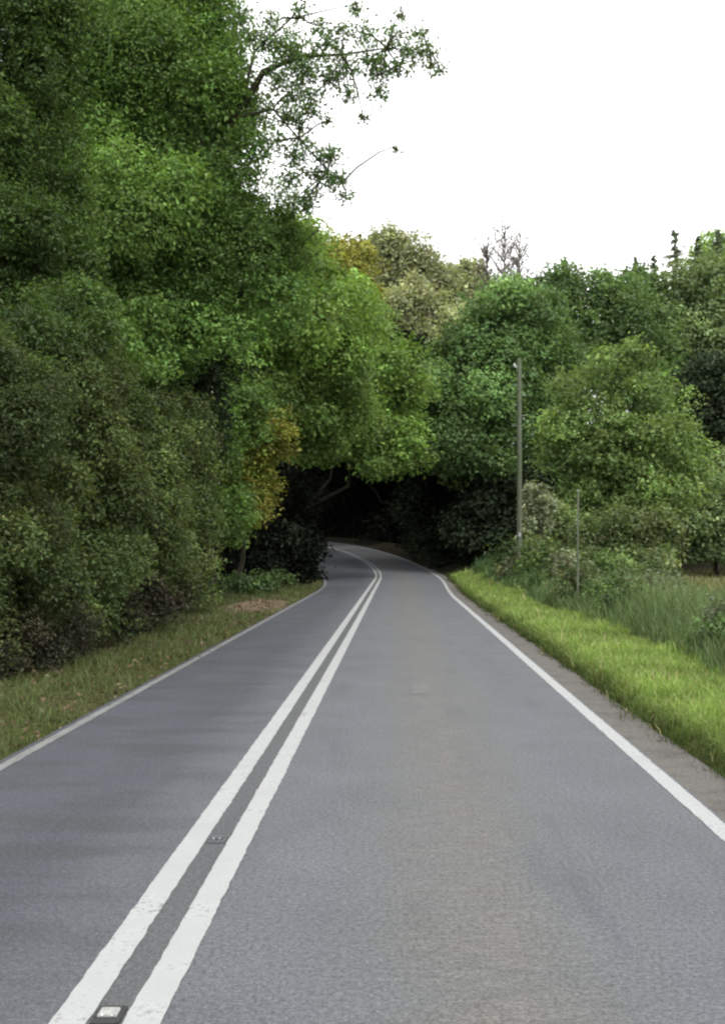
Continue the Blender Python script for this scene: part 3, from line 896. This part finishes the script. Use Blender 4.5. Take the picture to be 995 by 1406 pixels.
conifer('tallest fir on the right with a thin bare tip', 929, 312, 0, 96, 1, .17, -.3)
conifer('fir left of the tallest fir', 897, 348, 0, 96, 2, .2)
conifer('short dark fir at the left end of the right skyline', 872, 350, 0, 98, 3, .16)
conifer('fir right of the tallest fir', 958, 322, 0, 98, 4, .2)
T('broadleaf_tree', 'yellowish green tree top at the right picture edge behind the firs', 'tree',
  [(990, 350, 34, 30, 104), (1030, 340, 40, 40, 104), (975, 385, 36, 34, 103), (1010, 400, 50, 50, 104)],
  K, 'ash', base=(33, 104), trunk_r=.3, bright=1.2)
conifer('fir against the right picture edge', 985, 312, 0, 94, 5, .22)
conifer('lone fir tip rising above the dark tree right of the pole', 776, 356, 0, 96, 6, .16)
conifer('small fir tip in the dip of the skyline', 846, 380, 0, 100, 7, .13)


def bare_tree(label, px, ytop, d, seed):
    r = np.random.default_rng(seed)
    x, _, zt = at(px, ytop, d)
    bz = float(ground_h(x, d)); H = zt - bz
    root = empty('bare_tree', (x, d, bz)); tag(root, label, 'tree')
    mb = MB()
    tp = [(0, 0, -.2), (.1, 0, H * .35), (-.1, 0, H * .7), (.1, 0, H)]
    mb.tube(tp, [.3, .2, .11, .025], 8)
    tw = MB()
    for k in range(60):
        h = r.uniform(.62, .97) * H
        a = r.uniform(0, 6.28); L = r.uniform(1.0, 3.0) * (1.35 - h / H) * 2.3
        o = np.array([0, 0, h]); e = o + np.array([math.cos(a) * L * .7, math.sin(a) * L * .7, L * .8])
        q = limb(o, e, r, 4, .0)
        tw.tube(q, [.07, .055, .042, .030, .012], 5, False)
        for j in range(5):
            b = q[r.integers(1, 4)]
            f = b + r.normal(size=3) * L * .22 + np.array([0, 0, L * .2])
            tw.tube([b, (b + f) / 2 + r.normal(size=3) * .05, f], [.036, .028, .012], 4, False)
    mb.build('trunk', M_BARK, root); tw.build('branches', M_PALEBARK, root)
    pl = np.array([(.10, .11, .13), (.07, .08, .10), (.14, .13, .16)])
    n = 900
    z = r.uniform(.66, 1.0, n) * H
    p = np.stack([r.normal(0, 1.0, n) * (1.5 - .9 * (z / H)) * 2.0, r.normal(0, 1, n), z], -1)
    V, F, C = leaves_np(p, unit(r.normal(size=p.shape)), r.uniform(.10, .22, n), pl[r.integers(0, 3, n)], r=r)
    mesh_np('crown', V, F, M_LEAF, root, col=C)


bare_tree('nearly bare twiggy tree standing thin against the sky over the rounded tree', 692, 310, 104, 11)
bare_tree('shorter twiggy bare tree just left of the thin bare tree on the skyline', 668, 326, 106, 12)
bare_tree('leaning twiggy bare tree just right of the thin bare tree on the skyline', 712, 320, 107, 13)

# ------------------------------------------------------------------ telegraph pole and slim post
def ring_at(mb, p, r0, r1, h):
    mb.tube([p, p + np.array([0, 0, h])], [r0, r1], 12)


px_, py_ = 5.02, 42.0
gz = float(ground_h(px_, py_))
ptop = EYE + (VY - 492) / FPX * 42
H = ptop - gz
pole = empty('telegraph_pole', (px_, py_, gz))
tag(pole, 'weathered wooden telegraph pole standing in tall weeds right of the bend', 'pole')
mb = MB(); mb.tube([(0, 0, -.3), (0, 0, .6), (.012, 0, H * .5), (.0, 0, H - .04), (0, 0, H)], [.118, .115, .10, .088, .07], 16)
mb.build('shaft', M_POLE, pole)
for k in range(5):
    mb = MB()
    z = H - 1.1 - .42 * k; s = -1 if k % 2 == 0 else 1
    mb.tube([(s * .1, -.02, z), (s * .27, -.02, z), (s * .27, -.02, z + .05)], [.012, .012, .012], 6)
    mb.build('step_bolt', M_STEEL, pole)
mb = MB(); mb.box((0, -.15, 1.9), (.10, .012, .16)); mb.build('number_plate', M_STEEL, pole, False)
mb = MB(); mb.box((-.13, -.02, H - .35), (.14, .05, .05)); mb.build('bracket', M_STEEL, pole, False)
for s in (-1, 1):
    mb = MB(); mb.tube([(-.20, -.02 + s * .045, H - .33), (-.20, -.02 + s * .045, H - .28), (-.20, -.02 + s * .045, H - .22)], [.03, .04, .02], 10)
    mb.build('insulator', M_CERAMIC, pole)

sx_, sy_ = 4.95, 28.0
gz2 = float(ground_h(sx_, sy_)); st = EYE + (VY - 674) / FPX * 28
post = empty('marker_post', (sx_, sy_, gz2))
tag(post, 'slim pale post among the weeds in front of the yellow green tree', 'post')
mb = MB(); mb.tube([(0, 0, -.2), (.0, 0, (st - gz2) * .5), (.015, 0, st - gz2)], [.031, .029, .026], 10)
mb.build('shaft', M_POLE, post)
mb = MB(); mb.tube([(.015, 0, st - gz2 - .001), (.015, 0, st - gz2 + .03)], [.034, .016], 10); mb.build('cap', M_STEEL, post)

# ------------------------------------------------------------------ road studs between the double lines
def make_stud(y, label):
    z = float(road_z(y)); x = float(road_c(y)) - 1.165
    root = empty('road_stud', (x, y, z)); tag(root, label, 'road stud', 'road studs between the double white lines')
    mb = MB(); mb.box((0, 0, .007), (.115, .15, .014), .005); mb.build('iron_base', M_IRON, root, False)
    mb = MB(); mb.box((0, 0, .0205), (.078, .065, .013), .005); mb.build('rubber_insert', M_RUBBER, root, False)
    for s in (-1, 1):
        mb = MB(); mb.tube([(s * .02, -.0335, .0205), (s * .02, -.0355, .0205), (s * .02, -.038, .0205)], [.005, .0045, .0015], 8)
        mb.build('reflector', M_GLASSY, root)
    return root


def copy_tree(o, parent=None):
    c = o.copy(); COL.objects.link(c)
    if parent is not None: c.parent = parent
    for ch in list(o.children): copy_tree(ch, c)
    return c


stud = make_stud(4.13, 'nearest white road stud between the double lines, at the bottom picture edge')
for y, lab in ((6.62, 'dull road stud further up between the double lines, second from the bottom edge'),):
    c = copy_tree(stud)
    for ch in c.children:
        if ch.name.startswith('rubber'):
            ch.data = ch.data.copy(); ch.data.materials[0] = M_DULL; ch['label'] = 'worn black rubber insert'
        elif ch.name.startswith('iron'):
            ch.data = ch.data.copy(); ch.data.materials[0] = M_DULL
    c.location = (float(road_c(y)) - 1.165, y, float(road_z(y))); c['label'] = lab

# pale rectangular repair in the near-side lane
ysP = np.linspace(13.2, 14.3, 8)
rp = strip('road_patch', [.20, .42], ysP, .004, paint_mat('pale_asphalt_repair', (.112, .113, .111), .6), road)
rp['label'] = 'small pale worn patch in the right lane'

# ------------------------------------------------------------------ grass and weeds (stuff)
def blades_np(X, Y, Z, h, w, col, lean, r):
    n = len(X)
    a = r.uniform(0, 2 * math.pi, n)
    D = np.stack([np.cos(a), np.sin(a), np.zeros(n)], -1)
    f = r.uniform(0, 2 * math.pi, n)
    W = np.stack([np.cos(f), np.sin(f), np.zeros(n)], -1) * (w / 2)[:, None]
    B = np.stack([X, Y, Z], -1)
    up = np.array([0, 0, 1.0])
    m = B + up * (h * .55)[:, None] + D * (h * lean * .35)[:, None]
    t = B + up * (h * (1 - .3 * lean))[:, None] + D * (h * lean)[:, None]
    V = np.stack([B - W, B + W, m + W * .75, m - W * .75, t + W * .12, t - W * .12], 1).reshape(-1, 3)
    k = np.arange(n)[:, None] * 6
    F = np.stack([k + np.array([0, 1, 2, 3]), k + np.array([3, 2, 4, 5])], 1).reshape(-1, 4)
    return V, F, np.repeat(col, 2, 0)


def scatter(n, y0, y1, u0, u1, r, power=1.6):
    """denser towards the near end; u0,u1 may be functions of y"""
    t = r.random(n) ** power
    y = y0 + (y1 - y0) * t
    a = u0(y) if callable(u0) else u0; b = u1(y) if callable(u1) else u1
    u = a + (b - a) * r.random(n)
    return u + road_c(y), y, u


def pick(pl, n, r, s=.2):
    pl = np.array(pl); w = r.dirichlet(np.ones(len(pl)) * .6, n)
    return (w @ pl) * np.exp(r.normal(0, s, n))[:, None]


r = np.random.default_rng(21)
# right verge: bright grass
parts = []
for (n, y0, y1, hh) in ((52000, 6.0, 22, .125), (34000, 20, 62, .16)):
    X, Y, U = scatter(n, y0, y1, lambda y: right_w(y) + .41 + .14 * wob(y * .8, y, 1.3) + .06 * wob(y * 3.1, y * 2, 1.7), lambda y: np.full_like(y, 4.75), r, 1.4)
    Z = ground_h(X, Y) - .01
    dd = np.clip(Y, 8, 60)
    patch = .5 + .5 * wob(X, Y, 1.6, .7)
    edge = sstep(0, .38, U - right_w(Y) - .44)
    tuft = np.clip(wob(X * 3.1, Y * 2.7, 1.5, 5.0), -.6, 1)
    h = hh * np.exp(r.normal(0, .28, n)) * (.7 + .4 * patch + .35 * tuft) * (.75 + .35 * edge)
    w = .0007 * dd * r.uniform(.7, 1.3, n) + .003
    c = pick([(.195, .315, .066), (.245, .36, .085), (.15, .26, .058), (.31, .35, .14)], n, r) * (.72 + .40 * patch + .16 * tuft)[:, None]
    c = c * (.22 + .78 * edge)[:, None]  # front blades darkened to paint the shadow under the verge edge
    dead = r.random(n) < .014
    c[dead] = pick([(.36, .32, .18), (.28, .24, .13)], int(dead.sum()), r); h[dead] *= 1.5
    parts.append(blades_np(X, Y, Z, h, w, c, r.uniform(.15, .8, n), r))


def join(parts):
    V, F, C, o = [], [], [], 0
    for v, f, c in parts:
        V.append(v); F.append(f + o); C.append(c); o += len(v)
    return np.vstack(V), np.vstack(F), np.vstack(C)


V, F, C = join(parts)
o = mesh_np('verge_grass', V, F, M_GRASS, col=C); tag(o, 'bright yellow green grass on the right verge beside the gritty margin', 'grass', kind='stuff')

# left verge: short dull grass
parts = []
n = 42000
X, Y, U = scatter(n, 7, 48, lambda y: -left_w(y) - .12, lambda y: np.full_like(y, -6.5), r, 1.5)
keep = (wob(X, Y, 1.4, .3) + r.normal(0, .5, n) < .55) & (np.exp(-((U + 4.5) / .9) ** 2 - ((Y - 33) / 4.0) ** 2) * 1.6 + r.normal(0, .15, n) < .5)
X, Y, U = X[keep], Y[keep], U[keep]; n = len(X)
h = .12 * np.exp(r.normal(0, .45, n)) * (.8 + .4 * wob(X, Y, 2.0) + .5 * np.clip(wob(X * 2.7, Y * 2.3, 1.6, 2.0), -.7, 1))
c = pick([(.075, .115, .036), (.10, .14, .042), (.055, .085, .028), (.12, .115, .06)], n, r)
c *= (1 - .45 * sstep(5.0, 6.3, -U))[:, None]  # grass darkened towards the hedge to paint its foot shadow
parts.append(blades_np(X, Y, ground_h(X, Y) - .01, h, .0007 * np.clip(Y, 8, 60) + .003, c, r.uniform(.2, .9, n), r))
V, F, C = join(parts)
o = mesh_np('verge_grass', V, F, M_GRASS, col=C); tag(o, 'short dull olive grass on the left verge below the hedgerow', 'grass', kind='stuff')

# fallen leaves
n = 2200
X, Y, U = scatter(n, 7, 46, lambda y: -left_w(y) + .02, lambda y: np.full_like(y, -6.6), r, 1.6)
P = np.stack([X, Y, np.maximum(ground_h(X, Y), road_z(Y) - .06) + r.uniform(.02, .07, n)], -1)
V, F, C = leaves_np(P, unit(r.normal(size=P.shape) * .45 + np.array([0, 0, 1])), r.uniform(.03, .08, n) * (1 + Y / 40),
                    pick([(.09, .06, .035), (.12, .085, .05), (.065, .047, .03), (.15, .12, .08)], n, r, .3), r=r)
o = mesh_np('leaf_litter', V, F, M_LITTER, col=C); tag(o, 'scattered brown fallen leaves on the left verge', 'leaf litter', kind='stuff')

# tall weeds behind the right verge
parts = []
for (n, y0, y1, u0, u1, hh, pl) in (
        (30000, 9, 34, 4.5, 8.6, 1.02, [(.10, .165, .062), (.13, .195, .075), (.075, .13, .05), (.17, .20, .10)]),
        (16000, 30, 60, 4.3, 9.5, .95, [(.085, .15, .06), (.11, .18, .07), (.065, .12, .05)]),
        (2600, 12, 50, 4.9, 9.0, .95, [(.20, .15, .11), (.24, .19, .14), (.15, .12, .09)])):
    X, Y, U = scatter(n, y0, y1, lambda y: u0 + .35 * wob(y * .6, y * .9, 1.1) * np.ones_like(y), lambda y: np.full_like(y, u1), r, 1.2)
    patch = .5 + .5 * wob(X, Y, 1.1, 1.9)
    ed = sstep(0, .9, U - u0)
    h = hh * r.uniform(.45, 1.25, n) * (.6 + .6 * patch) * (.55 + .45 * ed)
    c = pick(pl, n, r) * (.75 + .4 * patch)[:, None]
    parts.append(blades_np(X, Y, ground_h(X, Y) - .02, h, .0009 * np.clip(Y, 8, 60) + .006, c, r.uniform(.05, .5, n), r))
V, F, C = join(parts)
o = mesh_np('tall_weeds', V, F, M_GRASS, col=C); tag(o, 'dense grey green tall weeds behind the bright right verge', 'weeds', kind='stuff')

# leafy nettle tops in the weeds
n = 16000
X, Y, U = scatter(n, 10, 52, 4.9, 9.5, r, 1.2)
cl = .5 + .5 * wob(X, Y, 1.3, 4.0)
k = r.random(n) < cl; X, Y, U, cl = X[k], Y[k], U[k], cl[k]; n = len(X)
P = np.stack([X, Y, ground_h(X, Y) + r.uniform(.15, .95, n) * (.55 + .45 * sstep(4.9, 6, U)) * (.6 + .5 * cl)], -1)
V, F, C = leaves_np(P, unit(r.normal(size=P.shape) * .5 + np.array([0, 0, 1])), (.05 + .0022 * Y) * r.uniform(.6, 1.2, n),
                    pick([(.085, .14, .05), (.11, .18, .065), (.13, .17, .085)], n, r), r=r)
o = mesh_np('nettle_leaves', V, F, M_LEAF, col=C); tag(o, 'leafy nettles mixed through the tall weeds on the right', 'nettles', kind='stuff')

# tangled scrub mounds rising from the weeds towards the bushes
rs = np.random.default_rng(77)
lob = []
for i in range(130):
    y = 12.5 + 36 * rs.random() ** 1.1
    u = 5.0 + (1.5 + .11 * y) * rs.random()
    x = u + float(road_c(y)); z = float(ground_h(x, y))
    if x / y > .25 and y > 17: continue
    q = rs.uniform(.26, .52) * (.75 + y / 50)
    lob.append(((x, y, z + q * rs.uniform(.5, 1.35)), (q, q, q * rs.uniform(.8, 1.4))))
Vs, Fs, Cs, o_ = [], [], [], 0
for i, l in enumerate(lob):
    V, F, C = crown_np([l], .0042 * max(l[0][1], 14), ['ash', 'midgreen', 'bluegreen', 'pale', 'brownish', 'midgreen'][i % 6], 1.2, 300 + i, nsub=7, shoots=14, bright=rs.uniform(.55, .85))
    V[:, 2] = np.maximum(V[:, 2], ground_h(V[:, 0], V[:, 1]) + .01)
    Vs.append(V); Fs.append(F + o_); Cs.append(C); o_ += len(V)
o = mesh_np('scrub', np.vstack(Vs), np.vstack(Fs), M_LEAF, col=np.vstack(Cs)); tag(o, 'tangled mixed green scrub behind the right verge grass', 'scrub', kind='stuff')

# far meadow grass
n = 26000
X, Y, U = scatter(n, 18, 74, 8.5, 34, r, 1.0)
patch = .5 + .5 * wob(X, Y, .6, 2.2)
c = pick([(.16, .19, .075), (.20, .205, .10), (.22, .17, .11), (.14, .185, .07)], n, r)
V, F, C = blades_np(X, Y, ground_h(X, Y) - .02, .42 * r.uniform(.4, 1.2, n) * (.7 + .5 * patch), .0011 * Y + .004, c, r.uniform(.1, .6, n), r)
o = mesh_np('meadow_grass', V, F, M_GRASS, col=C); tag(o, 'pale brownish grass of the open meadow at the right', 'grass', kind='stuff')

# ------------------------------------------------------------------ light
SUN_EL, SUN_AZ = 52.0, 150.0          # azimuth clockwise from +Y: behind the viewer, to the right
w = bpy.data.worlds.new('World'); scene.world = w; w.use_nodes = True
nt = w.node_tree
bg = nt.nodes.get('Background') or nt.nodes.new('ShaderNodeBackground')
wo = nt.nodes.get('World Output') or nt.nodes.new('ShaderNodeOutputWorld')
sky = nt.nodes.new('ShaderNodeTexSky'); sky.sky_type = 'NISHITA'; sky.sun_disc = False
sky.sun_elevation = R(SUN_EL); sky.sun_rotation = R(SUN_AZ); sky.air_density = 1.5; sky.dust_density = 6.0; sky.ozone_density = 1.0
tc = nt.nodes.new('ShaderNodeTexCoord')
nz = noise(nt, tc.outputs['Generated'], 2.2, 5, .6)
cl = ramp(nt, nz, [(.3, (.94, .94, .95)), (.7, (1.0, .995, .985))])
sc = nt.nodes.new('ShaderNodeVectorMath'); sc.operation = 'SCALE'; nt.links.new(cl, sc.inputs[0]); sc.inputs['Scale'].default_value = 24.0
mx = mix(nt, sky.outputs[0], sc.outputs[0], .86)
nt.links.new(mx, bg.inputs['Color']); bg.inputs['Strength'].default_value = .10
nt.links.new(bg.outputs[0], wo.inputs['Surface'])

sl = bpy.data.lights.new('sun', 'SUN'); sl.energy = 2.4; sl.angle = R(14); sl.color = (1, .97, .92)
so = bpy.data.objects.new('sun', sl); link(so)
az, el = R(SUN_AZ), R(SUN_EL)
dirv = Vector((math.sin(az) * math.cos(el), math.cos(az) * math.cos(el), math.sin(el)))
so.rotation_euler = (-dirv).to_track_quat('-Z', 'Y').to_euler()
so.location = (20, -20, 40)

# ------------------------------------------------------------------ camera and render settings
cd = bpy.data.cameras.new('camera'); co = bpy.data.objects.new('camera', cd); link(co)
co.location = (0, 0, EYE); co.rotation_euler = (R(90), 0, 0)
cd.sensor_fit = 'AUTO'; cd.sensor_width = 36.0
cd.lens = FPX / 1406.0 * 36.0
cd.shift_x = -(VX - 497.5) / 1406.0
cd.shift_y = (VY - 703.0) / 1406.0
cd.clip_start = .1; cd.clip_end = 6000
scene.camera = co

scene.render.engine = 'CYCLES'
cy = scene.cycles
cy.max_bounces = 6; cy.diffuse_bounces = 4; cy.glossy_bounces = 2; cy.transmission_bounces = 3; cy.transparent_max_bounces = 4
cy.use_denoising = True
cy.filter_width = 2.35
scene.view_settings.view_transform = 'Standard'; scene.view_settings.look = 'None'
scene.view_settings.exposure = 0; scene.view_settings.gamma = 1
import sys; sys.stderr.write('LEAVES %d\n' % TOTAL); open('/tmp/leaves.txt','w').write(str(TOTAL)) if False else None
